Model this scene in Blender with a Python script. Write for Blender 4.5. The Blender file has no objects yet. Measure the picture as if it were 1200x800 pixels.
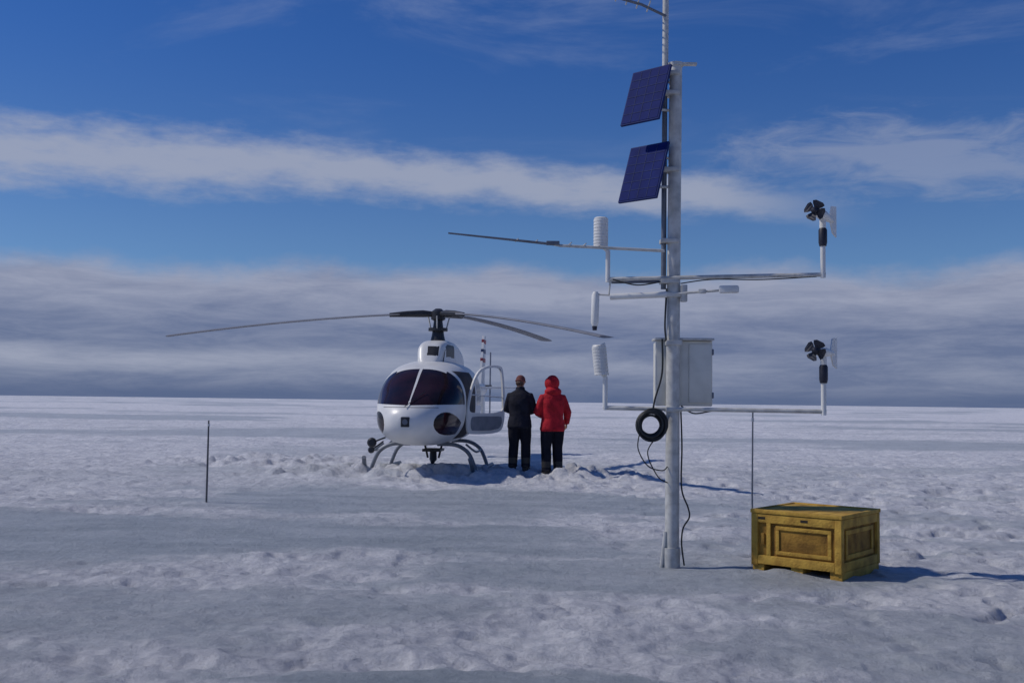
import bpy, bmesh, math, random
import numpy as np
from mathutils import Vector, Matrix, Euler, kdtree
random.seed(7)
S = bpy.context.scene
S.view_settings.view_transform = 'Standard'
S.view_settings.look = 'None'
S.view_settings.exposure = 0
R = math.radians

# ------------------------------------------------------------ noise / terrain
def _h(i, j, s):
    v = np.sin(i*127.1 + j*311.7 + s*74.7)*43758.5453
    return v-np.floor(v)
def vn(x, y, s):
    xi = np.floor(x); yi = np.floor(y); fx = x-xi; fy = y-yi
    fx = fx*fx*fx*(fx*(fx*6-15)+10); fy = fy*fy*fy*(fy*(fy*6-15)+10)
    a = _h(xi, yi, s); b = _h(xi+1, yi, s); c = _h(xi, yi+1, s); d = _h(xi+1, yi+1, s)
    return (a*(1-fx)+b*fx)*(1-fy)+(c*(1-fx)+d*fx)*fy
def fbm(x, y, s, o=4, g=.5):
    t = 0; a = 1; n = 0
    ca, sa = math.cos(.6), math.sin(.6)
    for k in range(o):
        t = t+a*vn(x, y, s+k*13); n += a; a *= g
        x, y = (ca*x-sa*y)*2.03+5.1, (sa*x+ca*y)*2.03-3.7
    return t/n
def sst(e0, e1, x):
    t = np.clip((x-e0)/(e1-e0), 0, 1); return t*t*(3-2*t)
def blob(x, y, cx, cy, rx, ry, s, wob=.55):
    w = (fbm(x*.55/min(rx, 3)*3, y*.55/min(ry, 3)*3, s, 4)-.5)*2*wob
    d = np.sqrt(((x-cx)/rx)**2+((y-cy)/ry)**2)+w
    return 1-sst(.75, 1.15, d)
def ICE(x, y):
    m = 1.0*blob(x, y, -4.4, 10.3, 5.6, 1.8, 3)
    m = np.maximum(m, 1.35*blob(x, y, -4.2, 9.7, 3.8, .5, 33))
    m = np.maximum(m, .95*blob(x, y, -1.2, 14.2, 4.4, 2.4, 8))
    m = np.maximum(m, 1.35*blob(x, y, -.1, 4.9, .95, .36, 14))
    m = np.maximum(m, .85*blob(x, y, .9, 8.1, 2.3, .9, 21))
    m = np.maximum(m, .7*blob(x, y, -2.4, 6.7, 2.3, .8, 31))
    far = sst(.56, .66, fbm(x/26., y/9., 41, 3))*sst(24, 34, y)
    m = np.maximum(m, far*.8)
    far2 = sst(.55, .68, fbm(x/5., y/2.2, 43, 3))*sst(15, 20, y)*(1-sst(40, 70, y))
    m = np.maximum(m, far2*.45)
    near = sst(.54, .66, fbm(x/1.7, y/1.0, 47, 4))*(1-sst(14, 20, y))
    return np.maximum(m, near*.6)
def H(x, y):
    x = np.asarray(x, float); y = np.asarray(y, float)
    r = np.hypot(x, y)
    ice = ICE(x, y)
    rough = 1-.80*np.clip(ice, 0, 1)
    h = (fbm(x/2.6, y/2.6, 1, 3)-.5)*.07
    h = h+(fbm(x/.55, y/.55, 2, 3)-.5)*.09*rough
    h = h+(fbm(x/.15, y/.15, 5, 3)-.5)*.050*rough
    pit = sst(.54, .76, fbm(x/.28+9, y/.24, 17, 2))
    right = .35+.65*sst(1.5, 3.2, x+.15*(y-7))
    h = h-pit*.085*rough*right*(1-sst(16, 30, y))
    h = h+(fbm(x/1.9, y/.55, 23, 3)-.5)*.06*rough*sst(9, 16, y)
    ch = np.exp(-(((x+1.3)/3.4)**2+((y-18.6)/1.3)**2)**2)
    h = h+ch*(.035+sst(.40, .75, fbm(x/.30, y/.30, 29, 4))*.17)
    ch3 = np.exp(-(((x-1.7)/1.5)**2+((y-18.5)/.8)**2)**2)
    h = h+ch3*sst(.42, .72, fbm(x/.22, y/.22, 59, 4))*.11
    ch2 = np.exp(-(((x+5.0)/2.8)**2+((y-22.)/1.6)**2)**2)
    h = h+ch2*sst(.45, .75, fbm(x/.4, y/.4, 37, 3))*.14
    h = h+.012*np.exp(-(((x-1.34)**2+(y-8.55)**2)/.05))
    h = h+.03*np.exp(-(((x-2.1)**2+(y-8.15)**2)/.03))
    h = h+(fbm(x/30., y/30., 71, 3)-.5)*.5*sst(22, 90, r)
    h = h-(sst(150, 2500, r))*.3
    return h
def Hs(x, y): return float(H(np.array([x]), np.array([y]))[0])

# ------------------------------------------------------------ materials
def nd(nt, t, **k):
    n = nt.nodes.new(t)
    for a, b in k.items(): setattr(n, a, b)
    return n
def MAT(name, col, rough=.5, metal=0, var=.12, vscale=6, bump=0, bscale=40, col2=None, dirt=None, spec=.5):
    m = bpy.data.materials.new(name); m.use_nodes = True
    nt = m.node_tree; p = nt.nodes['Principled BSDF']
    p.inputs['Roughness'].default_value = rough; p.inputs['Metallic'].default_value = metal
    p.inputs['Specular IOR Level'].default_value = spec
    tc = nd(nt, 'ShaderNodeTexCoord'); no = nd(nt, 'ShaderNodeTexNoise')
    no.inputs['Scale'].default_value = vscale; no.inputs['Detail'].default_value = 5
    nt.links.new(tc.outputs['Object'], no.inputs['Vector'])
    cr = nd(nt, 'ShaderNodeValToRGB')
    c2 = col2 if col2 else tuple(c*(1-var*2) for c in col)
    cr.color_ramp.elements[0].position = .32; cr.color_ramp.elements[1].position = .62
    cr.color_ramp.elements[0].color = (*c2, 1); cr.color_ramp.elements[1].color = (*col, 1)
    nt.links.new(no.outputs['Fac'], cr.inputs[0])
    nt.links.new(cr.outputs[0], p.inputs['Base Color'])
    if bump:
        b = nd(nt, 'ShaderNodeBump'); b.inputs['Strength'].default_value = bump; b.inputs['Distance'].default_value = .02
        n2 = nd(nt, 'ShaderNodeTexNoise'); n2.inputs['Scale'].default_value = bscale; n2.inputs['Detail'].default_value = 4
        nt.links.new(tc.outputs['Object'], n2.inputs['Vector']); nt.links.new(n2.outputs['Fac'], b.inputs['Height'])
        nt.links.new(b.outputs[0], p.inputs['Normal'])
    return m
white_paint = MAT('white_paint', (.74, .74, .72), .36, var=.05, vscale=3)
cream = MAT('enclosure_paint', (.68, .67, .60), .45, var=.07, vscale=7)
alu = MAT('weathered_aluminium', (.58, .58, .55), .55, .15, var=.16, vscale=14, bump=.1)
alu_dark = MAT('grey_steel', (.15, .17, .21), .5, .3, var=.15, vscale=12)
white_pl = MAT('white_plastic', (.74, .74, .71), .5, var=.08)
black_pl = MAT('black_plastic', (.012, .015, .032), .5, var=.2)
rubber = MAT('cable_rubber', (.018, .022, .022), .6, var=.2)
glass = MAT('tinted_glass', (.030, .012, .016), .12, var=.2, vscale=2.2, col2=(.006, .005, .007), spec=.25)
interior = MAT('cabin_interior', (.05, .04, .04), .8, var=.3)
darkm = MAT('dark_metal', (.035, .037, .042), .45, .4)
grey_skid = MAT('skid_paint', (.20, .22, .25), .5, .2)
blade_m = MAT('blade_composite', (.21, .22, .25), .6, var=.1)
red_p = MAT('red_paint', (.36, .05, .06), .5)
blue_p = MAT('navy_paint', (.05, .07, .16), .5)
wood_y = MAT('yellow_painted_wood', (.56, .35, .065), .7, var=.1, vscale=9, bump=.35, bscale=60, col2=(.33, .185, .035), spec=.2)
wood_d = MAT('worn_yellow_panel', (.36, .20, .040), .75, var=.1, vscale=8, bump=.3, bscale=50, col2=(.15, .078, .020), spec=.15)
dark_hole = MAT('dark_slot', (.02, .014, .008), .8)
stake_m = MAT('weathered_stake', (.10, .10, .11), .6)
stake_l = MAT('bamboo_stake', (.30, .30, .30), .6)

# ------------------------------------------------------------ mesh helpers
def empty(name, loc=(0, 0, 0), rz=0):
    e = bpy.data.objects.new(name, None); S.collection.objects.link(e)
    e.location = loc; e.rotation_euler = (0, 0, rz); e.empty_display_size = .2
    return e
def link(name, me, par=None, mats=()):
    o = bpy.data.objects.new(name, me); S.collection.objects.link(o)
    for m in mats: me.materials.append(m)
    if par: o.parent = par
    return o
def smooth(me, ang=40):
    for p in me.polygons: p.use_smooth = True
    try: me.set_sharp_from_angle(angle=R(ang))
    except Exception: pass
def fromlists(name, V, F, par=None, mats=(), sm=True):
    me = bpy.data.meshes.new(name); me.from_pydata([tuple(v) for v in V], [], F); me.update()
    bm = bmesh.new(); bm.from_mesh(me); bmesh.ops.recalc_face_normals(bm, faces=bm.faces); bm.to_mesh(me); bm.free()
    if sm: smooth(me)
    return link(name, me, par, mats)
def tube_geo(P, rad, n=12, V=None, F=None, cap=True, sx=1, ref=None):
    V = [] if V is None else V; F = [] if F is None else F
    P = [Vector(p) for p in P]
    if not isinstance(rad, (list, tuple)): rad = [rad]*len(P)
    base = len(V); prev = None
    for i, p in enumerate(P):
        t = (P[min(i+1, len(P)-1)]-P[max(i-1, 0)]).normalized()
        if prev is None:
            a = Vector(ref) if ref else (Vector((0, 0, 1)) if abs(t.z) < .9 else Vector((0, 1, 0)))
        else: a = prev
        u = (a-t*a.dot(t)).normalized(); w = t.cross(u); prev = u
        for k in range(n):
            an = 2*math.pi*k/n
            V.append(p+u*math.cos(an)*rad[i]+w*math.sin(an)*rad[i]*sx)
    for i in range(len(P)-1):
        for k in range(n):
            k2 = (k+1) % n
            F.append((base+i*n+k, base+i*n+k2, base+(i+1)*n+k2, base+(i+1)*n+k))
    if cap:
        F.append(tuple(base+k for k in range(n))[::-1]); F.append(tuple(base+(len(P)-1)*n+k for k in range(n)))
    return V, F
def tube(name, P, rad, par, m, n=14, sx=1):
    V, F = tube_geo(P, rad, n, sx=sx); return fromlists(name, V, F, par, [m])
def box(name, c, s, par, m, rz=0, bev=.006, M=None):
    bm = bmesh.new(); bmesh.ops.create_cube(bm, size=1)
    bmesh.ops.scale(bm, vec=s, verts=bm.verts)
    if bev: bmesh.ops.bevel(bm, geom=bm.edges, offset=min(bev, min(s)*.35), segments=2, affect='EDGES', profile=.6)
    mt = M if M else Matrix.Translation(c) @ Matrix.Rotation(rz, 4, 'Z')
    bmesh.ops.transform(bm, matrix=mt, verts=bm.verts)
    bmesh.ops.recalc_face_normals(bm, faces=bm.faces)
    me = bpy.data.meshes.new(name); bm.to_mesh(me); bm.free()
    o = link(name, me, par, [m]); smooth(me, 35); return o
def bez(P, n=10):
    P = [Vector(p) for p in P]; out = []
    for i in range(len(P)-1):
        p0 = P[max(i-1, 0)]; p1 = P[i]; p2 = P[i+1]; p3 = P[min(i+2, len(P)-1)]
        for k in range(n):
            t = k/n
            out.append(.5*((2*p1)+(p2-p0)*t+(2*p0-5*p1+4*p2-p3)*t*t+(3*p1-p0-3*p2+p3)*t**3))
    out.append(P[-1]); return out

# ------------------------------------------------------------ camera
cam = bpy.data.cameras.new('camera'); co = bpy.data.objects.new('camera', cam); S.collection.objects.link(co)
cam.lens = 36; cam.sensor_width = 36; cam.clip_end = 9000; cam.clip_start = .1
co.matrix_world = Matrix.Translation((0, 0, 1.35)) @ Matrix.Rotation(R(93.34), 4, 'X') @ Matrix.Rotation(.0125, 4, 'Z')
S.camera = co

# ------------------------------------------------------------ ground
def build_ground():
    th = list(np.radians(np.arange(-40, 40.001, .14)))
    th += list(np.radians(np.arange(44, 320, 4.)))
    th = np.array(th); na = len(th)
    r = [0.4, .8, 1.2, 1.6, 2.0]
    x = 2.4
    while x < 70: r.append(x); x *= 1.0042
    while x < 4200: r.append(x); x *= 1.05
    r = np.array(r); nr = len(r)
    A, B = np.meshgrid(th, r)
    X = np.sin(A)*B; Y = np.cos(A)*B
    Z = H(X, Y)
    V = np.stack([X, Y, Z], -1).reshape(-1, 3)
    i = np.arange(nr-1)[:, None]*na; k = np.arange(na)[None, :]; k2 = (k+1) % na
    F = np.stack([i+k, i+k2, i+na+k2, i+na+k], -1).reshape(-1, 4)[:, ::-1]
    nv = len(V)
    V = np.vstack([V, [[0, 0, Hs(0, 0)]]])
    me = bpy.data.meshes.new('snow_ground')
    tri = np.stack([np.full(na, nv), (np.arange(na)+1) % na, np.arange(na)], -1)
    me.vertices.add(len(V)); me.vertices.foreach_set('co', V.ravel())
    nl = F.size+tri.size; me.loops.add(nl)
    me.loops.foreach_set('vertex_index', np.concatenate([F.ravel(), tri.ravel()]).astype(np.int32))
    me.polygons.add(len(F)+len(tri))
    st = np.concatenate([np.arange(len(F))*4, F.size+np.arange(len(tri))*3]).astype(np.int32)
    me.polygons.foreach_set('loop_start', st)
    me.update(calc_edges=True); me.validate()
    me.polygons.foreach_set('use_smooth', np.ones(len(me.polygons), bool))
    at = me.attributes.new('ice', 'FLOAT', 'POINT')
    at.data.foreach_set('value', np.concatenate([ICE(X, Y).ravel(), [0]]).astype(np.float32))
    return me
gm = build_ground()
snow = bpy.data.materials.new('snow_and_ice'); snow.use_nodes = True
nt = snow.node_tree; p = nt.nodes['Principled BSDF']
geo = nd(nt, 'ShaderNodeNewGeometry'); att = nd(nt, 'ShaderNodeAttribute', attribute_name='ice')
def noise(sc, det=5, rg=.6, vec=None, stretch=None):
    n = nd(nt, 'ShaderNodeTexNoise'); n.inputs['Scale'].default_value = sc; n.inputs['Detail'].default_value = det; n.inputs['Roughness'].default_value = rg
    if stretch:
        mp = nd(nt, 'ShaderNodeMapping'); mp.inputs['Scale'].default_value = stretch
        nt.links.new(geo.outputs['Position'], mp.inputs[0]); nt.links.new(mp.outputs[0], n.inputs['Vector'])
    else: nt.links.new(geo.outputs['Position'], n.inputs['Vector'])
    return n.outputs['Fac']
def ramp(src, stops):
    c = nd(nt, 'ShaderNodeValToRGB'); e = c.color_ramp.elements
    while len(e) < len(stops): e.new(.5)
    for i, (a, b) in enumerate(stops): e[i].position = a; e[i].color = (*b, 1)
    nt.links.new(src, c.inputs[0]); return c.outputs[0]
def mix(f, a, b, bt='MIX'):
    m = nd(nt, 'ShaderNodeMix', data_type='RGBA', blend_type=bt)
    if isinstance(f, (int, float)): m.inputs[0].default_value = f
    else: nt.links.new(f, m.inputs[0])
    nt.links.new(a, m.inputs[6]); nt.links.new(b, m.inputs[7]); return m.outputs[2]
c_s = ramp(noise(1.3, 8, .65), [(.32, (.64, .65, .69)), (.60, (.86, .86, .88))])
c_s = mix(.65, c_s, ramp(noise(8, 6, .75), [(.38, (.55, .58, .64)), (.58, (.96, .96, .97))]), 'MULTIPLY')
c_i = ramp(noise(1.1, 7, .65, stretch=(.6, 1.6, 1)), [(.32, (.31, .36, .39)), (.62, (.51, .55, .58))])
c_i = mix(.4, c_i, ramp(noise(14, 5, .7), [(.40, (.6, .63, .66)), (.58, (.95, .95, .95))]), 'MULTIPLY')
br = nd(nt, 'ShaderNodeMath', operation='MULTIPLY_ADD'); nt.links.new(noise(2.6, 6, .75), br.inputs[0]); br.inputs[1].default_value = 1.5; br.inputs[2].default_value = -.75
sm = nd(nt, 'ShaderNodeMath', operation='ADD', use_clamp=True); nt.links.new(att.outputs['Fac'], sm.inputs[0]); nt.links.new(br.outputs[0], sm.inputs[1])
mu = nd(nt, 'ShaderNodeMath', operation='MULTIPLY', use_clamp=True); nt.links.new(sm.outputs[0], mu.inputs[0]); mu.inputs[1].default_value = .85
nt.links.new(mix(mu.outputs[0], c_s, c_i), p.inputs['Base Color'])
rg_ = nd(nt, 'ShaderNodeMapRange'); nt.links.new(mu.outputs[0], rg_.inputs[0]); rg_.inputs[3].default_value = .85; rg_.inputs[4].default_value = .42
nt.links.new(rg_.outputs[0], p.inputs['Roughness']); p.inputs['Specular IOR Level'].default_value = .3
b1 = nd(nt, 'ShaderNodeBump'); b1.inputs['Strength'].default_value = 1.; b1.inputs['Distance'].default_value = .07
nt.links.new(noise(7, 8, .75), b1.inputs['Height'])
b2 = nd(nt, 'ShaderNodeBump'); b2.inputs['Strength'].default_value = .8; b2.inputs['Distance'].default_value = .02
nt.links.new(noise(30, 6, .75), b2.inputs['Height']); nt.links.new(b1.outputs[0], b2.inputs['Normal'])
nt.links.new(b2.outputs[0], p.inputs['Normal'])
link('snow_ground', gm, None, [snow])

# ------------------------------------------------------------ world + sun
SUN_EL = 46; sunv = Vector((-math.cos(R(SUN_EL)), .04, math.sin(R(SUN_EL)))).normalized()
w = bpy.data.worlds.new('World'); S.world = w; w.use_nodes = True; nt = w.node_tree
bg = nt.nodes['Background']; bg.inputs[1].default_value = .1
sky = nd(nt, 'ShaderNodeTexSky', sky_type='NISHITA'); sky.sun_disc = False
sky.sun_elevation = R(SUN_EL); sky.sun_rotation = math.atan2(sunv.x, sunv.y); sky.altitude = 1500
sky.air_density = 1.0; sky.dust_density = .2; sky.ozone_density = 2.5
def Mt(op, a, b=None, c=None, cl=False):
    n = nd(nt, 'ShaderNodeMath', operation=op, use_clamp=cl)
    for i, v in enumerate((a, b, c)):
        if v is None: continue
        if isinstance(v, (int, float)): n.inputs[i].default_value = v
        else: nt.links.new(v, n.inputs[i])
    return n.outputs[0]
def SS(v, a, b):
    n = nd(nt, 'ShaderNodeMapRange', interpolation_type='SMOOTHSTEP')
    nt.links.new(v, n.inputs[0])
    for i, q in ((1, a), (2, b)):
        if isinstance(q, (int, float)): n.inputs[i].default_value = q
        else: nt.links.new(q, n.inputs[i])
    n.inputs[3].default_value = 0; n.inputs[4].default_value = 1
    return n.outputs[0]
tc = nd(nt, 'ShaderNodeTexCoord'); sp = nd(nt, 'ShaderNodeSeparateXYZ'); nt.links.new(tc.outputs['Generated'], sp.inputs[0])
az = Mt('MULTIPLY', Mt('ARCTAN2', sp.outputs[0], sp.outputs[1]), 57.2958)
el = Mt('MULTIPLY', Mt('ARCSINE', sp.outputs[2]), 57.2958)
def N2(sa, se, off, det=6, rg=.55, dist=0):
    cb = nd(nt, 'ShaderNodeCombineXYZ'); nt.links.new(Mt('MULTIPLY', az, sa), cb.inputs[0]); nt.links.new(Mt('MULTIPLY', el, se), cb.inputs[1]); cb.inputs[2].default_value = off
    n = nd(nt, 'ShaderNodeTexNoise'); n.inputs['Scale'].default_value = 1; n.inputs['Detail'].default_value = det; n.inputs['Roughness'].default_value = rg; n.inputs['Distortion'].default_value = dist
    nt.links.new(cb.outputs[0], n.inputs['Vector']); return n.outputs['Fac']
def mixc(f, a, b, bt='MIX'):
    m = nd(nt, 'ShaderNodeMix', data_type='RGBA', blend_type=bt)
    if isinstance(f, (int, float)): m.inputs[0].default_value = f
    else: nt.links.new(f, m.inputs[0])
    for i, q in ((6, a), (7, b)):
        if isinstance(q, tuple): m.inputs[i].default_value = (*q, 1)
        else: nt.links.new(q, m.inputs[i])
    return m.outputs[2]
tint = mixc(SS(el, 6, 22), (.42, .56, .75), (.22, .46, .85))
skyc = mixc(1., sky.outputs[0], tint, 'MULTIPLY')
col = skyc
w1 = SS(N2(.05, .22, 3.3, 7, .62, .6), .48, .78)
w1 = Mt('MULTIPLY', w1, SS(el, 9, 20)); w1 = Mt('MULTIPLY', w1, .32)
col = mixc(w1, col, (3.0, 3.6, 5.2))
ec = Mt('ADD', Mt('MULTIPLY', az, -.055), 12.1)
ec = Mt('ADD', ec, Mt('MULTIPLY', Mt('MULTIPLY', az, az), -.0020))
ec = Mt('ADD', ec, Mt('MULTIPLY', Mt('SUBTRACT', N2(.09, .10, 8.1, 4), .5), 2.4))
hw = Mt('ADD', Mt('MULTIPLY', az, -.020), 1.35)
d = Mt('DIVIDE', Mt('SUBTRACT', el, ec), hw)
d = Mt('ADD', d, Mt('MULTIPLY', Mt('SUBTRACT', N2(.35, 1.1, 1.7, 7, .62), .5), 1.5))
st = Mt('SUBTRACT', 1., SS(Mt('ABSOLUTE', d), .15, 1.3))
st = Mt('MULTIPLY', st, Mt('MULTIPLY', SS(az, -60, -40), Mt('SUBTRACT', 1., SS(az, 10, 20))))
st = Mt('MULTIPLY', st, SS(N2(.12, .5, 5.7, 6, .6), .15, .45))
col = mixc(Mt('MULTIPLY', st, .80), col, (3.6, 3.9, 4.9))
dx = Mt('DIVIDE', Mt('SUBTRACT', az, 22.), 9.5); dy = Mt('DIVIDE', Mt('SUBTRACT', el, Mt('ADD', Mt('MULTIPLY', az, -.06), 14.1)), 1.9)
rr = Mt('SQRT', Mt('ADD', Mt('MULTIPLY', dx, dx), Mt('MULTIPLY', dy, dy)))
rr = Mt('ADD', rr, Mt('MULTIPLY', Mt('SUBTRACT', N2(.22, .8, 12.7, 7, .62, .5), .5), 2.6))
rc = Mt('MULTIPLY', Mt('SUBTRACT', 1., SS(rr, .2, 1.3)), .52)
col = mixc(rc, col, (3.1, 3.5, 4.7))
edge = Mt('ADD', 7.1, Mt('MULTIPLY', Mt('SUBTRACT', N2(.13, .25, 20.2, 6, .6), .5), 3.2))
low = Mt('SUBTRACT', 1., SS(Mt('SUBTRACT', el, edge), -.7, .75))
lb = Mt('ADD', Mt('MULTIPLY', SS(el, 3.4, 6.4), .72), Mt('MULTIPLY', Mt('SUBTRACT', N2(.15, .95, 31.2, 9, .68, .3), .5), 1.8))
lb = Mt('ADD', lb, Mt('MULTIPLY', Mt('SUBTRACT', 1., SS(Mt('ABSOLUTE', Mt('SUBTRACT', el, 2.0)), .1, 1.1)), Mt('SUBTRACT', .36, Mt('MULTIPLY', az, .012))))
lb = Mt('ADD', lb, .18, None, True)
lc = nd(nt, 'ShaderNodeValToRGB'); nt.links.new(lb, lc.inputs[0])
lc.color_ramp.elements[0].color = (.130, .163, .285, 1)
lc.color_ramp.elements[1].color = (.325, .35, .46, 1)
lcs = mixc(1., lc.outputs[0], (10., 10., 10.), 'MULTIPLY')
low = Mt('MULTIPLY', low, .93)
col = mixc(low, col, lcs)
hz = Mt('MULTIPLY', Mt('SUBTRACT', 1., SS(el, .15, 1.1)), .75)
col = mixc(hz, col, (.85, 1.25, 2.4))
nt.links.new(col, bg.inputs[0])

sl = bpy.data.lights.new('sun', 'SUN'); sl.energy = 2.35; sl.angle = R(1.2); sl.color = (1., .94, .86)
so = bpy.data.objects.new('sun', sl); S.collection.objects.link(so)
so.rotation_euler = sunv.to_track_quat('Z', 'Y').to_euler(); so.location = sunv*50

# ------------------------------------------------------------ helicopter
def herm(keys, xs):
    k = np.array(keys, float); X = k[:, 0]; out = []
    for c in range(1, k.shape[1]):
        Yv = k[:, c]; dlt = np.diff(Yv)/np.diff(X); m = np.zeros(len(X))
        m[0] = dlt[0]; m[-1] = dlt[-1]
        for i in range(1, len(X)-1):
            m[i] = 0 if dlt[i-1]*dlt[i] <= 0 else 2*dlt[i-1]*dlt[i]/(dlt[i-1]+dlt[i])
        idx = np.clip(np.searchsorted(X, xs)-1, 0, len(X)-2)
        h = X[idx+1]-X[idx]; t = (xs-X[idx])/h
        out.append((2*t**3-3*t**2+1)*Yv[idx]+(t**3-2*t**2+t)*h*m[idx]+(-2*t**3+3*t**2)*Yv[idx+1]+(t**3-t**2)*h*m[idx+1])
    return out
def yloft(name, keys, ys, n, ns, par, mats, mf=None):
    hw, zb, zt, ex = herm(keys, ys)
    V = []; F = []
    for i, y in enumerate(ys):
        zc = (zb[i]+zt[i])/2; hh = (zt[i]-zb[i])/2
        for k in range(ns):
            a = 2*math.pi*k/ns; c, s = math.cos(a), math.sin(a); e = 2/ex[i]
            V.append((hw[i]*math.copysign(abs(c)**e, c), y, zc+hh*math.copysign(abs(s)**e, s)))
    for i in range(len(ys)-1):
        for k in range(ns):
            k2 = (k+1) % ns; F.append((i*ns+k, i*ns+k2, (i+1)*ns+k2, (i+1)*ns+k))
    F.append(tuple(range(ns))[::-1]); F.append(tuple((len(ys)-1)*ns+k for k in range(ns)))
    o = fromlists(name, V, F, par, mats)
    if mf:
        for p in o.data.polygons: p.material_index = mf(p.center)
    return o
YAW = 5.5
hx, hy = -1.45, 20.0
heli = empty('helicopter', (hx, hy, .0), R(-YAW))
fk = [(-3.0, .02, .95, .99, 2), (-2.97, .16, .84, 1.10, 2), (-2.9, .30, .76, 1.20, 2.1), (-2.75, .44, .68, 1.31, 2.2), (-2.5, .59, .61, 1.46, 2.3),
      (-2.2, .68, .57, 1.63, 2.4), (-1.8, .76, .55, 1.86, 2.5), (-1.5, .79, .54, 1.98, 2.6), (-1.1, .81, .54, 2.06, 2.7), (-.5, .82, .54, 2.10, 2.8),
      (.5, .80, .56, 2.10, 2.8), (1.2, .68, .66, 2.05, 2.6), (2.0, .45, .95, 1.98, 2.4), (2.7, .29, 1.22, 1.82, 2.1), (7.2, .12, 1.52, 1.80, 2)]
ys = np.concatenate([-3+np.linspace(0, 1, 130)**2*.5, np.linspace(-2.495, -1.0, 230), np.linspace(-.99, 1.0, 150), np.linspace(1.03, 7.2, 60)])
def fm(c):
    x, y, z = c; ax = abs(x)
    if y < -1.62 and z > 1.26+.03*ax and not (ax < .014) and not (y > -1.70 and ax < .45): return 1
    if -1.5 < y < -.45:
        if x > .5 and .66 < z < 1.88: return 2
        if x < -.5 and 1.27 < z < 1.82: return 1
    if -.30 < y < .5 and 1.27 < z < 1.78 and ax > .5: return 1
    if y < -1.75 and ((ax-.58)/.16)**2+((z-.95)/.20)**2 < 1: return 1
    if y < -2.6 and 1.222 < z < 1.232: return 3
    return 0
yloft('fuselage', fk, ys, 2.4, 460, heli, [white_paint, glass, interior, darkm], fm)
ck = [(-1.05, .14, 1.95, 2.06, 2.5), (-.95, .20, 1.95, 2.20, 3), (-.75, .25, 1.95, 2.42, 3.6), (-.3, .28, 1.95, 2.50, 3.6), (.4, .30, 1.95, 2.53, 3.6), (1.5, .28, 1.9, 2.42, 3.2), (2.3, .2, 1.7, 2.1, 2.5), (2.7, .1, 1.6, 1.85, 2)]
def cm(c):
    if c.y < -.72 and 2.18 < c.z < 2.36 and -.04 < c.x < .17: return 1
    if -.6 < c.y < .2 and 2.18 < c.z < 2.42 and abs(c.x) > .25: return 1
    return 0
yloft('transmission_cowling', ck, np.linspace(-1.05, 2.7, 300), 3, 200, heli, [white_paint, darkm], cm)
tube('rotor_mast', [(0, 0, 2.45), (0, 0, 2.62), (0, 0, 2.9), (0, 0, 2.93), (0, 0, 3.08), (0, 0, 3.14)], [.16, .12, .085, .14, .14, .06], heli, darkm, 18)
tube('swashplate', [(0, 0, 2.70), (0, 0, 2.76)], [.19, .19], heli, darkm, 20)
for k in range(3):
    a = R(-7+40+120*k)
    tube('control_rod_%d' % (k+1), [(.17*math.cos(a), .17*math.sin(a), 2.72), (.24*math.cos(a), .24*math.sin(a), 2.98)], .014, heli, alu, 8)
rot = empty('rotor_head', (0, 0, 3.04), 0); rot.parent = heli; rot.rotation_euler = (R(3.0), 0, 0)
for k, wa in enumerate((184, 304, 64)):
    a = R(wa+YAW); d = Vector((math.cos(a), math.sin(a), 0)); q = Vector((-math.sin(a), math.cos(a), 0))
    V = []; F = []; rs = np.linspace(.75, 5.2, 30)
    prof = [(-.5, 0), (-.42, .035), (-.2, .05), (.15, .035), (.5, .004), (.15, -.025), (-.2, -.04), (-.42, -.03)]
    dr = .50
    def zd(r): return -dr*(r/5.35)**1.6
    for r in rs:
        ch = .14+.16*min(1, (r-.75)/.35) if r < 1.1 else .30
        for (pc, ph) in prof: V.append(d*r+q*(pc*ch)+Vector((0, 0, zd(r)+ph*.45-.03*pc*ch)))
    n = len(prof)
    for i in range(len(rs)-1):
        for j in range(n): F.append((i*n+j, i*n+(j+1) % n, (i+1)*n+(j+1) % n, (i+1)*n+j))
    F.append(tuple(range(n))[::-1]); F.append(tuple((len(rs)-1)*n+j for j in range(n)))
    fromlists('rotor_blade_%d' % (k+1), V, F, rot, [blade_m])
    V, F = tube_geo([d*.05+Vector((0, 0, -.01)), d*.3, d*.62+Vector((0, 0, -.01)), d*.95+Vector((0, 0, zd(.95)))], [.05, .07, .06, .04], 12, sx=.9)
    fromlists('blade_sleeve_%d' % (k+1), V, F, rot, [darkm])
for sx in (-1, 1):
    x = .96*sx
    sd = 'left' if sx > 0 else 'right'
    tube('skid_'+sd, bez([(x*.98, -2.0, .34), (x, -1.87, .20), (x, -1.70, .10), (x, -1.4, .07), (x, .9, .06), (x, 1.2, .06)], 6), .040, heli, grey_skid, 12)
    for j, y in enumerate((-1.35, .35)):
        tube('cross_tube_%s_%d' % (sd, j), bez([(sx*.25, y, .56), (sx*.58, y, .55), (sx*.81, y, .42), (sx*.93, y, .18), (x, y, .06)], 6), .036, heli, grey_skid, 12)
    tube('entry_step_'+sd, bez([(sx*.76, -1.25, .56), (sx*.92, -1.25, .44), (sx*.94, -.9, .42), (sx*.92, -.45, .44), (sx*.78, -.45, .56)], 5), .02, heli, grey_skid, 8)
box('cargo_hook_frame', (.05, -.6, .42), (.34, .5, .05), heli, darkm)
tube('cargo_hook', [(.05, -.6, .45), (.05, -.6, .24), (.05, -.68, .18)], [.06, .07, .03], heli, darkm)
for dxx in (-.12, .22): tube('hook_strut', [(dxx, -.6, .55), (dxx*.6+.02, -.6, .27)], .02, heli, darkm, 8)
tube('mirror_arm', [(-.50, -2.3, .70), (-.68, -2.5, .62)], .014, heli, darkm, 8)
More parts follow.
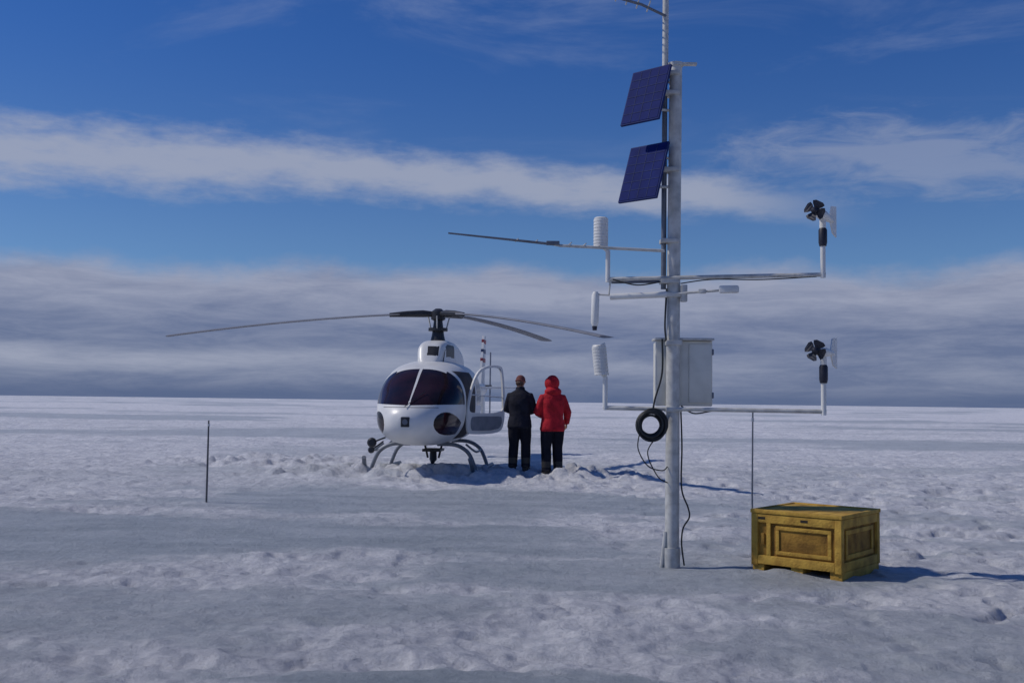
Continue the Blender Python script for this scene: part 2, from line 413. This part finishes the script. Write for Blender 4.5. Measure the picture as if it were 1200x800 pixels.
V, F = tube_geo([(-.68, -2.57, .62), (-.68, -2.53, .62), (-.68, -2.48, .62)], [.055, .085, .03], 16); fromlists('cargo_mirror', V, F, heli, [darkm])
tube('mirror_arm_b', [(-.60, -2.0, .62), (-.76, -2.2, .48)], .014, heli, darkm, 8)
V, F = tube_geo([(-.76, -2.27, .48), (-.76, -2.23, .48), (-.76, -2.18, .48)], [.04, .06, .03], 16); fromlists('cargo_mirror_b', V, F, heli, [darkm])
box('nose_camera_window', (-.02, -2.975, .985), (.15, .05, .17), heli, darkm, bev=.02)
tube('nose_light_lens', [(-.02, -3.01, .985), (-.02, -2.99, .985)], [.045, .05], heli, alu_dark, 16)
tube('wiper', [(-.05, -2.91, 1.24), (.22, -2.47, 1.50)], .006, heli, darkm, 8)
tube('roof_antenna', [(.25, -.9, 2.02), (.27, -.75, 2.30)], [.012, .006], heli, darkm, 8)
fin = [(6.55, 1.75), (7.15, 3.08), (7.55, 3.08), (7.35, 1.75), (7.55, .85), (7.25, .85), (6.9, 1.55)]
V = [(-.03, a, b) for a, b in fin]+[(.03, a, b) for a, b in fin]; n = len(fin)
F = [tuple(range(n)), tuple(range(2*n-1, n-1, -1))]+[(i, (i+1) % n, n+(i+1) % n, n+i) for i in range(n)]
fo = fromlists('tail_fin', V, F, heli, [white_paint], sm=False)
for zz, mm, nm in ((2.92, red_p, 'fin_red_band'), (2.66, blue_p, 'fin_blue_band'), (2.42, red_p, 'fin_red_band_low')):
    t = (zz-1.75)/1.33; y0 = 6.55+.6*t; y1 = 7.35+.2*t
    box(nm, (0, (y0+y1)/2, zz), (.066, y1-y0+.02, .11), heli, mm, bev=.004)
box('stabiliser', (0, 5.3, 1.68), (2.5, .42, .05), heli, white_paint, bev=.02)
for i in range(2):
    box('tail_rotor_blade_%d' % (i+1), (.22, 7.0+(.0), 1.72+(.46 if i else -.46)), (.02, .16, .90), heli, blade_m)
tube('tail_rotor_hub', [(0, 7.0, 1.72), (.26, 7.0, 1.72)], .05, heli, darkm)
door = empty('open_door', (.80, -1.55, 0), R(-40)); door.parent = heli
def rnd(P, it=2):
    for _ in range(it):
        Q = []
        for i in range(len(P)):
            a, b = P[i], P[(i+1) % len(P)]
            Q += [(a[0]*.75+b[0]*.25, a[1]*.75+b[1]*.25), (a[0]*.25+b[0]*.75, a[1]*.25+b[1]*.75)]
        P = Q
    return P
outer = rnd([(0, .80), (.02, 1.30), (.14, 1.72), (.34, 1.97), (.78, 2.02), (.90, 1.94), (.95, 1.25), (.92, .88), (.78, .76), (.1, .74)])
inner = rnd([(.055, 1.16), (.07, 1.33), (.18, 1.70), (.37, 1.93), (.76, 1.98), (.86, 1.90), (.90, 1.28), (.90, 1.18), (.74, 1.13), (.16, 1.13)])
def door_ring(name, O, I, th, m):
    n = len(O); V = []; F = []
    for t in (-th/2, th/2):
        V += [(t*1.0+0, a, b) for a, b in O]; V += [(t, a, b) for a, b in I]
    for i in range(n):
        j = (i+1) % n
        F += [(i, j, n+j, n+i), (2*n+i, 3*n+i, 3*n+j, 2*n+j), (i, 2*n+i, 2*n+j, j), (n+i, n+j, 3*n+j, 3*n+i)]
    return fromlists(name, V, F, door, [m], sm=False)
door_ring('door_frame', outer, inner, .04, white_paint)
dtrim = MAT('door_trim', (.22, .24, .28), .6)
inner2 = rnd([(.10, .84), (.09, .95), (.10, 1.03), (.14, 1.07), (.6, 1.07), (.82, 1.07), (.86, 1.05), (.86, .92), (.74, .82), (.14, .81)], 1)
for nm_, q0, q1 in (('door_trim_in', -.030, -.023), ('door_trim_out', .023, .030)):
    V = [(q0, a, b) for a, b in inner2]; n = len(V); V += [(q1, a, b) for a, b in inner2]
    fromlists(nm_, V, [tuple(range(n)), tuple(range(2*n-1, n-1, -1))]+[(i, (i+1) % n, n+(i+1) % n, n+i) for i in range(n)], door, [dtrim], sm=False)
tube('door_bar', [(0, .10, 1.46), (0, .88, 1.42)], .012, door, white_paint, 8)
tube('door_stay', [(-.02, .3, 1.0), (-.45, .05, 1.0)], .012, door, darkm, 8)

# ------------------------------------------------------------ weather mast
MX, MY = 1.34, 8.50
mast = empty('weather_station_mast', (MX, MY, 0))
g0 = Hs(MX, MY)
tube('main_pole', [(-.005, 0, g0-.2), (0, 0, 2.0), (.015, 0, 4.19)], [.060, .056, .053], mast, alu, 20)
tube('base_sleeve', [(-.012, 0, g0-.1), (-.01, 0, .17)], [.074, .074], mast, alu, 20)
tube('base_brace', [(-.10, -.03, g0-.05), (-.06, -.02, .30)], .016, mast, alu, 8)
tube('pole_cap', [(.015, 0, 4.185), (.015, 0, 4.215)], [.062, .062], mast, alu, 20)
box('cap_bracket', (.07, -.01, 4.205), (.24, .05, .022), mast, alu)
tube('rear_rail', [(-.080, .02, 2.30), (-.074, .02, 4.20)], .022, mast, alu_dark, 12)
tube('top_pole', [(-.072, .02, 4.10), (-.068, .02, 5.3)], .026, mast, alu, 14)
for z in (2.36, 2.70, 3.3, 3.95, 4.12):
    box('clamp', (-.035, .0, z), (.15, .14, .035), mast, alu)
for z in (1.30, 1.85, 2.25):
    box('clamp_band', (0, 0, z), (.132, .132, .04), mast, alu)
cellm = bpy.data.materials.new('solar_cells'); cellm.use_nodes = True
nt = cellm.node_tree; p = nt.nodes['Principled BSDF']; tcn = nd(nt, 'ShaderNodeTexCoord')
bt = nd(nt, 'ShaderNodeTexNoise'); bt.inputs['Scale'].default_value = 9; nt.links.new(tcn.outputs['Object'], bt.inputs['Vector'])
cr = nd(nt, 'ShaderNodeValToRGB'); cr.color_ramp.elements[0].color = (.006, .012, .075, 1); cr.color_ramp.elements[1].color = (.011, .025, .16, 1)
nt.links.new(bt.outputs['Fac'], cr.inputs[0]); nt.links.new(cr.outputs[0], p.inputs['Base Color']); p.inputs['Roughness'].default_value = .6; p.inputs['Specular IOR Level'].default_value = .04
pframe = MAT('panel_frame', (.02, .035, .14), .6, spec=.1)
gridm = MAT('panel_busbar', (.04, .06, .16), .6, spec=.1)
def panel(nm, cx, cz):
    wv = Vector((.74, -.67, 0)).normalized(); s = Vector((.12, .133, .49)).normalized(); nrm = wv.cross(s).normalized()
    if nrm.y > 0: nrm = -nrm
    Mx = Matrix(((wv.x, s.x, nrm.x, cx), (wv.y, s.y, nrm.y, -.08), (wv.z, s.z, nrm.z, cz), (0, 0, 0, 1)))
    box(nm+'_frame', None, (.385, .53, .024), mast, pframe, M=Mx)
    box(nm+'_cells', None, (.360, .505, .006), mast, cellm, M=Mx @ Matrix.Translation((0, 0, .0125)), bev=0)
    for i in range(1, 4): box(nm+'_bus_%d' % i, None, (.003, .50, .002), mast, gridm, M=Mx @ Matrix.Translation((-.18+.09*i, 0, .0170)), bev=0)
    for i in range(1, 6): box(nm+'_row_%d' % i, None, (.355, .003, .002), mast, gridm, M=Mx @ Matrix.Translation((0, -.25+.0833*i, .0175)), bev=0)
    tube(nm+'_strut', [Mx @ Vector((.12, .15, -.01)), Vector((-.04, 0, cz+.14))], .012, mast, alu, 8)
    tube(nm+'_strut_b', [Mx @ Vector((.12, -.15, -.01)), Vector((-.04, 0, cz-.10))], .012, mast, alu, 8)
panel('solar_panel_upper', -.245, 3.91); panel('solar_panel_lower', -.260, 3.26)
def A(x, z, dy=0): return Vector((x, -.24*x+dy, z))
tube('upper_crossarm', [A(-.55, 2.385, -.05), A(1.17, 2.395, -.05)], .017, mast, alu, 12)
tube('lower_crossarm', [A(-.57, 1.305, -.05), A(1.17, 1.300, -.05)], .017, mast, alu, 12)
tube('upper_crossarm_stub', [A(-.50, 2.37, .05), A(.0, 2.37, .05)], .012, mast, alu_dark, 10)
def wind(nm, x, zb, zt):
    b = A(x, zb, -.05); d = Vector((-.52, -.85, 0)).normalized()
    tube(nm+'_post', [b+Vector((0, 0, -.03)), b+Vector((0, 0, zt-zb-.20))], .021, mast, white_pl, 12)
    tube(nm+'_housing', [b+Vector((0, 0, zt-zb-.25)), b+Vector((0, 0, zt-zb-.22)), b+Vector((0, 0, zt-zb-.12)), b+Vector((0, 0, zt-zb-.10))], [.028, .034, .034, .024], mast, black_pl, 14)
    tube(nm+'_neck', [b+Vector((0, 0, zt-zb-.11)), b+Vector((0, 0, zt-zb-.02))], [.026, .026], mast, white_pl, 12)
    c = b+Vector((0, 0, zt-zb))
    tube(nm+'_body', [c+d*.20, c+d*.14, c, c-d*.12, c-d*.30], [.024, .038, .044, .032, .018], mast, white_pl, 14)
    tube(nm+'_nose', [c+d*.27, c+d*.25, c+d*.20], [.008, .028, .034], mast, black_pl, 14)
    side = d.cross(Vector((0, 0, 1)))
    f = [(-.20, .0), (-.27, .12), (-.42, .14), (-.42, -.12), (-.30, -.10), (-.22, -.01)]
    V = []
    for s in (-.005, .005): V += [c+d*a+Vector((0, 0, bz))+side*s for a, bz in f]
    n = len(f); F = [tuple(range(n)), tuple(range(2*n-1, n-1, -1))]+[(i, (i+1) % n, n+(i+1) % n, n+i) for i in range(n)]
    fromlists(nm+'_tail_fin', V, F, mast, [white_pl], sm=False)
    V = []; F = []
    for k in range(4):
        an = k*math.pi/2+.5; e = side*math.cos(an)+Vector((0, 0, 1))*math.sin(an); g = d.cross(e)
        b0 = len(V)
        for r, wd, tw in ((.02, .024, .5), (.045, .065, .4), (.066, .080, .3), (.080, .045, .25)):
            pt = c+d*.235+e*r
            v = g*math.cos(tw)*wd/1.6+d*math.sin(tw)*wd/2
            V += [pt-v+d*.002, pt+v+d*.002, pt+v-d*.003, pt-v-d*.003]
        for i in range(3):
            q = b0+i*4
            for j in range(4): F.append((q+j, q+(j+1) % 4, q+4+(j+1) % 4, q+4+j))
        F.append((b0, b0+1, b0+2, b0+3)[::-1]); F.append((b0+12, b0+13, b0+14, b0+15))
    fromlists(nm+'_propeller', V, F, mast, [black_pl], sm=False)
wind('wind_monitor_upper', 1.15, 2.40, 2.875)
wind('wind_monitor_lower', 1.15, 1.30, 1.775)
def shield(nm, x, z0, z1, dx=0):
    n = 9; P = []; rd = []
    for i in range(n):
        z = z0+(z1-z0)*i/n; h = (z1-z0)/n; xx = x+dx*i/n
        P += [A(xx, z, -.05), A(xx, z+h*.80, -.05), A(xx, z+h*.84, -.05), A(xx, z+h*.98, -.05)]; rd += [.062, .061, .057, .057]
    P.append(A(x+dx, z1, -.05)); rd.append(.060); P.append(A(x+dx, z1+.010, -.05)); rd.append(.050)
    tube(nm, P, rd, mast, white_pl, 18)
tube('shield_post_upper', [A(-.54, 2.36, -.05), A(-.54, 2.62, -.05), A(-.585, 2.67, -.05)], .020, mast, white_pl, 10)
shield('radiation_shield_upper', -.60, 2.66, 2.90)
tube('shield_post_lower', [A(-.555, 1.29, -.05), A(-.555, 1.56, -.05), A(-.58, 1.6, -.05)], .021, mast, white_pl, 10)
shield('radiation_shield_lower', -.585, 1.58, 1.82, -.025)
tube('hanging_sensor', [A(-.645, 1.99, -.05), A(-.645, 2.02, -.05), A(-.64, 2.25, -.05), A(-.64, 2.28, -.05)], [.022, .033, .033, .02], mast, white_pl, 14)
tube('hanging_sensor_tip', [A(-.645, 1.955, -.05), A(-.645, 1.99, -.05)], [.018, .022], mast, black_pl, 12)
tube('hanging_sensor_arm', [A(-.64, 2.26, -.05), A(-.53, 2.25, -.05), A(-.52, 2.37, -.05)], .009, mast, alu, 8)
tube('radiometer_arm', [A(-.52, 2.235, -.06), A(-.06, 2.25, -.06)], .026, mast, white_pl, 12)
tube('radiometer_rod', [A(-.06, 2.25, -.06), A(.40, 2.28, -.06)], .010, mast, alu, 8)
box('radiometer_head', A(.43, 2.285, -.06), (.16, .07, .060), mast, white_pl, rz=-.24, bev=.015)
box('radiometer_junction', A(.22, 2.272, -.06), (.06, .05, .035), mast, alu, rz=-.24)
box('sensor_bracket', (.080, -.05, 2.26), (.05, .06, .14), mast, alu)
tube('boom_inner', [(-.08, -.03, 2.615), (-.95, -.05, 2.645), (-1.06, -.05, 2.665)], [.013, .012, .010], mast, alu, 10)
tube('boom_outer', [(-1.0, -.05, 2.655), (-1.88, -.07, 2.735)], [.012, .007], mast, alu_dark, 8)
box('boom_sensor', (-1.01, -.05, 2.665), (.11, .035, .035), mast, alu_dark)
for i, xx in enumerate((-.62, -.74, -.86, -1.14, -1.30)):
    tube('boom_element_%d' % i, [(xx, -.13, 2.645+(-xx-.6)*.06), (xx-.02, .03, 2.645+(-xx-.6)*.06)], .005, mast, alu, 6)
tube('top_arm', [(-.07, 0, 4.62), (-.28, -.02, 4.71), (-.62, -.03, 4.80)], .012, mast, alu_dark, 8)
for i in range(5): tube('top_antenna_element_%d' % i, [(-.22-.09*i, -.14, 4.695+.030*i), (-.22-.09*i, .10, 4.695+.030*i)], .006, mast, alu, 6)
box('enclosure', (.10, .17, 1.60), (.46, .18, .53), mast, cream, bev=.015)
box('enclosure_lid', (.10, .065, 1.60), (.475, .03, .545), mast, cream, bev=.012)
box('enclosure_panel', (.235, .045, 1.60), (.19, .016, .49), mast, cream, bev=.008)
box('enclosure_rain_hood', (.10, .13, 1.885), (.49, .25, .02), mast, alu, bev=.005)
for z in (1.42, 1.78): box('enclosure_latch', (.338, .05, z), (.018, .03, .05), mast, alu_dark)
box('enclosure_back_rail_a', (.0, .045, 1.60), (.03, .05, .62), mast, alu)
V = []; F = []
for k in range(9):
    rr_ = .105+random.uniform(-.026, .030); ox = random.uniform(-.012, .012); oz = random.uniform(-.018, .010)
    P = [(-.19+ox+rr_*math.cos(t), -.09+random.uniform(-.003, .003)+k*.007-.03, 1.175+oz+rr_*1.06*math.sin(t)) for t in np.linspace(0, 2*math.pi, 33)]
    tube_geo(P, .010, 7, V, F)
fromlists('cable_coil', V, F, mast, [rubber])
tube('coil_hook', [(-.19, -.06, 1.30), (-.19, -.07, 1.27)], .012, mast, alu, 8)
def cable(nm, P, r=.006, m=rubber): tube(nm, bez(P, 8), r, mast, m, 7)
cable('cable_a', [(-.28, -.09, 1.13), (-.30, -.10, .98), (-.22, -.10, .84), (-.10, -.07, .80), (-.05, -.04, .83)], .005)
cable('cable_b', [(-.12, -.08, 1.10), (-.22, -.09, .95), (-.14, -.08, .76), (-.05, -.04, .70)], .005)
cable('cable_c', [(-.10, -.06, 1.88), (-.10, -.06, 1.6), (-.16, -.07, 1.38), (-.18, -.08, 1.26)], .008)
cable('cable_d', [(-.060, -.03, 2.30), (-.075, -.04, 2.0), (-.065, -.05, 1.86)], .008)
cable('cable_e', [(.06, -.03, 1.30), (.070, -.03, 1.0), (.068, -.03, .66), (.12, -.04, .50), (.13, -.04, .42), (.08, -.04, .33), (.07, -.03, .2), (.09, -.04, .03)], .007)
cable('cable_f', [(.06, -.04, 1.33), (.16, -.06, 1.27), (.30, -.08, 1.29)], .006)
cable('cable_g', [(-.5, .05, 2.38), (-.3, .0, 2.33), (-.1, -.02, 2.36)], .006)
cable('cable_h', [(1.1, -.32, 2.38), (.7, -.2, 2.365), (.3, -.12, 2.37), (.05, -.06, 2.34)], .005)

# ------------------------------------------------------------ crate
crate = empty('yellow_wooden_crate', (2.53, 7.88, 0), R(-40))
L, D, Hc = .75, .80, .49
gz = min(Hs(2.53, 7.88), Hs(1.96, 8.36), Hs(3.04, 8.5))-.02
crate.location.z = gz
z0 = .085
def cb(nm, x0, x1, y0, y1, za, zb, m=wood_y, bev=.004):
    box(nm, ((x0+x1)/2, (y0+y1)/2, (za+zb)/2), (abs(x1-x0), abs(y1-y0), zb-za), crate, m, bev=bev)
for i, (xa, xb) in enumerate(((-.10, -.003), (-.42, -.32), (-L+.003, -L+.10))):
    cb('runner_%d' % i, xa, xb, .02, D-.02, .0, z0-.002)
cb('floor', -L+.02, -.02, .02, D-.02, z0, z0+.02, wood_d)
cb('panel_front', -L+.03, -.03, .022, .036, z0+.022, Hc-.02, wood_d)
cb('panel_back', -L+.03, -.03, D-.036, D-.022, z0+.022, Hc-.02, wood_d)
cb('panel_right', -.036, -.022, .038, D-.038, z0+.022, Hc-.02, wood_d)
cb('panel_left', -L+.022, -L+.036, .038, D-.038, z0+.022, Hc-.02, wood_d)
for i, (xa, ya) in enumerate(((-.055, .0), (-L, .0), (-.055, D-.055), (-L, D-.055))):
    cb('post_%d' % i, xa, xa+.055, ya, ya+.055, z0-.01, Hc-.005)
for nm, ya in (('front', .0), ('back', D-.022)):
    cb('top_rail_'+nm, -L+.056, -.056, ya+.001, ya+.021, Hc-.075, Hc-.006)
    cb('bottom_rail_'+nm, -L+.056, -.056, ya+.001, ya+.021, z0, z0+.07)
    cb('mid_stile_'+nm, -L+.13, -L+.165, ya+.002, ya+.021, z0+.071, Hc-.076)
for nm, xa in (('right', -.022), ('left', -L)):
    cb('top_rail_'+nm, xa+.001, xa+.021, .056, D-.056, Hc-.075, Hc-.006)
    cb('bottom_rail_'+nm, xa+.001, xa+.021, .056, D-.056, z0, z0+.07)
def iframe(nm, a0, a1, za, zb, t, face):
    for k, (p0, p1, q0, q1) in enumerate(((a0, a1, zb-t, zb), (a0, a1, za, za+t), (a0, a0+t, za+t+.001, zb-t-.001), (a1-t, a1, za+t+.001, zb-t-.001))):
        if face == 'f': cb('%s_%d' % (nm, k), p0, p1, .010, .021, q0, q1)
        else: cb('%s_%d' % (nm, k), -.021, -.010, p0, p1, q0, q1)
iframe('front_inner_frame', -.545, -.085, z0+.085, Hc-.095, .03, 'f')
iframe('side_inner_frame', .12, D-.12, z0+.085, Hc-.095, .035, 's')
for xx in (-.66, -.30): cb('slot', xx-.03, xx+.03, -.001, .0005, Hc-.05, Hc-.03, dark_hole, 0)
cb('latch', -.668, -.640, .005, .0215, .24, .33, wood_d)
for i in range(5):
    xa = -L+.004+i*(L-.008)/5; cb('lid_board_%d' % i, xa+.002, xa+(L-.008)/5-.002, .03, D-.03, Hc-.004, Hc+.019, wood_y)
for nm, a in (('front', (-L-.006, .006, -.006, .030)), ('back', (-L-.006, .006, D-.030, D+.006)), ('right', (-.028, .006, .032, D-.032)), ('left', (-L-.006, .024-L, .032, D-.032))):
    cb('lid_lip_'+nm, a[0], a[1], a[2], a[3], Hc-.003, Hc+.027)

# ------------------------------------------------------------ stakes
def stake(name, x, y, h, m, lean, r=.010):
    e = empty(name, (x, y, Hs(x, y)))
    tube('shaft', [(0, 0, -.15), (lean*.5, 0, h*.5), (lean, 0, h)], [r, r*.95, r*.8], e, m, 8)
    tube('tape_band', [(lean*.97, 0, h*.93), (lean*.985, 0, h*.955)], r*1.4, e, white_pl, 8)
stake('marker_stake', -3.84, 13.05, 1.03, stake_m, .0, .013)
stake('marker_stake', 2.02, 8.62, 1.28, stake_l, .01, .008)

# ------------------------------------------------------------ people
def person(name, loc, rz, sc, cols, hood, poseL, poseR, headtilt, headturn):
    par = empty(name, loc, rz); par.scale = (sc*1.05, sc*1.05, sc)
    V = []; F = []; mid = []
    def T(P, r, m, n=16, sx=1, ref=None):
        a = len(V); tube_geo(P, r, n, V, F, sx=sx, ref=ref); mid.extend([m]*(len(V)-a))
    def ell(c, rx, ry, rz_, m, rot=None, n=18):
        a = len(V); c = Vector(c)
        for i in range(n+1):
            ph = math.pi*i/n
            for k in range(n):
                th = 2*math.pi*k/n; v = Vector((rx*math.sin(ph)*math.cos(th), ry*math.sin(ph)*math.sin(th), rz_*math.cos(ph)))
                if i in (0, n): v += Vector((math.cos(th), math.sin(th), 0))*.001
                if rot: v = rot @ v
                V.append(c+v)
        for i in range(n):
            for k in range(n): F.append((a+i*n+k, a+i*n+(k+1) % n, a+(i+1)*n+(k+1) % n, a+(i+1)*n+k))
        F.append(tuple(a+k for k in range(n))); F.append(tuple(a+n*n+k for k in range(n))[::-1])
        mid.extend([m]*(len(V)-a))
    for s, st in ((-1, -.02), (1, .03)):
        T([(s*.088, 0, .93), (s*.095, 0, .80), (s*.103, .015+st*.5, .64), (s*.105, .03+st*.5, .49), (s*.108, .005+st, .32), (s*.112, -.01+st, .12), (s*.112, -.01+st, .08)], [.12, .116, .104, .088, .088, .080, .084], 1)
        T([(s*.112, -.02+st, .17), (s*.112, -.02+st, .06), (s*.112, -.02+st, .0)], [.060, .062, .058], 2)
        T([(s*.112, -.075+st, .045), (s*.114, .03+st, .05), (s*.122, .12+st, .042), (s*.13, .185+st, .034)], [.048, .052, .048, .032], 2)
    a = len(V); n = 28
    rings = [(.79, .205, .165, 0), (.82, .220, .178, 0), (.92, .208, .168, 0), (1.02, .188, .150, 0), (1.12, .192, .148, .0), (1.24, .208, .153, .0), (1.34, .214, .145, .005), (1.41, .198, .128, .01), (1.46, .150, .105, .015), (1.50, .088, .085, .02), (1.54, .07, .075, .028)]
    for (z, rx, ry, oy) in rings:
        for k in range(n):
            t = 2*math.pi*k/n; c, s_ = math.cos(t), math.sin(t)
            fx = 1+.022*math.sin(3*t+z*37)+.018*math.sin(5*t-z*51)
            V.append(Vector((rx*fx*math.copysign(abs(c)**.9, c), oy+ry*fx*math.copysign(abs(s_)**.95, s_), z)))
    for i in range(len(rings)-1):
        for k in range(n): F.append((a+i*n+k, a+i*n+(k+1) % n, a+(i+1)*n+(k+1) % n, a+(i+1)*n+k))
    F.append(tuple(a+k for k in range(n))[::-1]); F.append(tuple(a+(len(rings)-1)*n+k for k in range(n)))
    mid.extend([0]*(len(V)-a))
    hands = []
    for s, (elb, wr) in ((-1, poseL), (1, poseR)):
        sh = Vector((s*.170, .005, 1.385)); elb = Vector(elb); wr = Vector(wr)
        T([(s*.10, .0, 1.39), sh, sh.lerp(elb, .35), sh.lerp(elb, .8), elb, elb.lerp(wr, .2), elb.lerp(wr, .75), wr], [.07, .080, .076, .070, .070, .067, .055, .050], 0, sx=1)
        hands.append((s, elb, wr))
    hc = Vector((0, .035, 1.645)); rot = (Matrix.Rotation(headturn, 3, 'Z') @ Matrix.Rotation(-headtilt, 3, 'X'))
    T([(0, .02, 1.46), (0, .028, 1.60)], [.058, .055], 3)
    def hp(x, y, z): return hc+rot @ Vector((x, y, z))
    ell(hc, .074, .094, .115, 3, rot)
    ell(hp(0, .035, -.055), .052, .055, .060, 3, rot)
    ell(hp(0, .098, -.015), .013, .020, .024, 3, rot, 8)
    ell(hp(0, .088, -.058), .026, .012, .008, 5, rot, 8)
    for s in (-1, 1):
        ell(hp(s*.076, .0, -.01), .011, .020, .030, 3, rot, 8)
        ell(hp(s*.031, .088, .012), .014, .010, .009, 6, rot, 8)
    if hood:
        ell(hp(0, -.018, .010), .118, .118, .140, 0, rot, 24)
        ell(hp(0, -.05, .060), .080, .085, .080, 0, rot, 18)
        ell((0, -.015, 1.50), .150, .112, .085, 0, None, 20)
        P = [hp(.092*math.cos(t), .068+.012*math.sin(t), .0+.118*math.sin(t)) for t in np.linspace(0, 2*math.pi, 25)]
        T(P, .022, 0, 10)
    else:
        ell(hp(0, -.012, .040), .084, .100, .092, 4, rot, 22)
        P = [hp(.082*math.cos(t), -.010+.098*math.sin(t), .012+.014*math.sin(t)) for t in np.linspace(0, 2*math.pi, 25)]
        T(P, .014, 4, 8)
        ell(hp(0, -.030, -.035), .074, .070, .065, 5, rot, 16)
        T([(0, .02, 1.49), (0, .024, 1.555)], [.086, .078], 0)
    me = bpy.data.meshes.new('src'); me.from_pydata([tuple(v) for v in V], [], F); me.update()
    bm = bmesh.new(); bm.from_mesh(me); bmesh.ops.recalc_face_normals(bm, faces=bm.faces); bm.to_mesh(me); bm.free()
    so_ = link('src', me)
    md = so_.modifiers.new('r', 'REMESH'); md.mode = 'VOXEL'; md.voxel_size = .0095
    ms = so_.modifiers.new('s', 'SMOOTH'); ms.iterations = 3; ms.factor = .5
    dg = bpy.context.evaluated_depsgraph_get(); nm = bpy.data.meshes.new_from_object(so_.evaluated_get(dg))
    kd = kdtree.KDTree(len(V))
    for i, v in enumerate(V): kd.insert(v, i)
    kd.balance()
    bpy.data.objects.remove(so_)
    nm.materials.clear(); ob = link('body', nm, par, cols)
    for p_ in nm.polygons:
        c = p_.center; i = kd.find(c)[1]; m = mid[i]
        if m == 1 and c.z > .79: m = 0
        if m == 0 and c.z < .785 and abs(c.x) < .25 and abs(c.y) < .2: m = 1
        p_.material_index = m; p_.use_smooth = True
    for s, elb, wr in hands:
        d = (wr-elb).normalized(); sd = Vector((-s, 0, 0)); sd = (sd-d*sd.dot(d)).normalized()
        ax = d.cross(sd).normalized()
        if ax.dot(Vector((0, 1, .6))) < 0: ax = -ax
        HV = []; HF = []
        tube_geo([wr-d*.02, wr+d*.015, wr+d*.05, wr+d*.088], [.026, .030, .040, .036], 12, HV, HF, sx=.42, ref=ax)
        for k, (o, l) in enumerate(((.028, .068), (.0095, .077), (-.0095, .071), (-.028, .056))):
            p0 = wr+d*.078+ax*o; cdir = (d*.92+sd*.38).normalized(); c2 = (d*.45+sd*.9).normalized()
            tube_geo([p0, p0+cdir*l*.45, p0+cdir*l*.45+c2*l*.33, p0+cdir*l*.42+c2*l*.55-d*.004], [.0095, .009, .008, .0065], 8, HV, HF)
        t0 = wr+d*.03+ax*.028; td = (d*.65+ax*.6+sd*.35).normalized()
        tube_geo([t0, t0+td*.035, t0+(td*.035+(d*.8+sd*.5).normalized()*.028)], [.013, .011, .008], 8, HV, HF)
        fromlists('hand_%s' % ('left' if s < 0 else 'right'), HV, HF, par, [cols[3]])
    return par
skin = MAT('skin', (.42, .24, .17), .55); hair = MAT('hair', (.06, .03, .018), .7); eye = MAT('eye', (.02, .02, .02), .3)
red_j = MAT('red_parka', (.50, .018, .030), .75, var=.2, vscale=10, bump=1., bscale=9, spec=.2)
blk_j = MAT('dark_jacket', (.014, .015, .026), .8, var=.2, vscale=10, bump=1., bscale=9, spec=.2)
trou = MAT('dark_trousers', (.012, .013, .022), .85, var=.2, bump=1., bscale=9, spec=.15)
boot = MAT('boots', (.02, .018, .018), .6); hat = MAT('knit_hat', (.19, .06, .05), .85, bump=.6, bscale=90)
px, py = .155, 18.25
person('person', (px, py, Hs(px, py)-.01), R(-12), .955, [blk_j, trou, boot, skin, hat, hair, eye], False,
       ((-.245, .06, 1.13), (-.10, .27, 1.10)), ((.245, .05, 1.13), (.12, .27, 1.08)), R(22), R(-10))
px, py = .735, 18.2
person('person', (px, py, Hs(px, py)-.01), R(14), .985, [red_j, trou, boot, skin, hat, hair, eye], True,
       ((-.26, .04, 1.13), (-.12, .27, 1.06)), ((.275, .02, 1.13), (.30, .16, .93)), R(14), R(10))
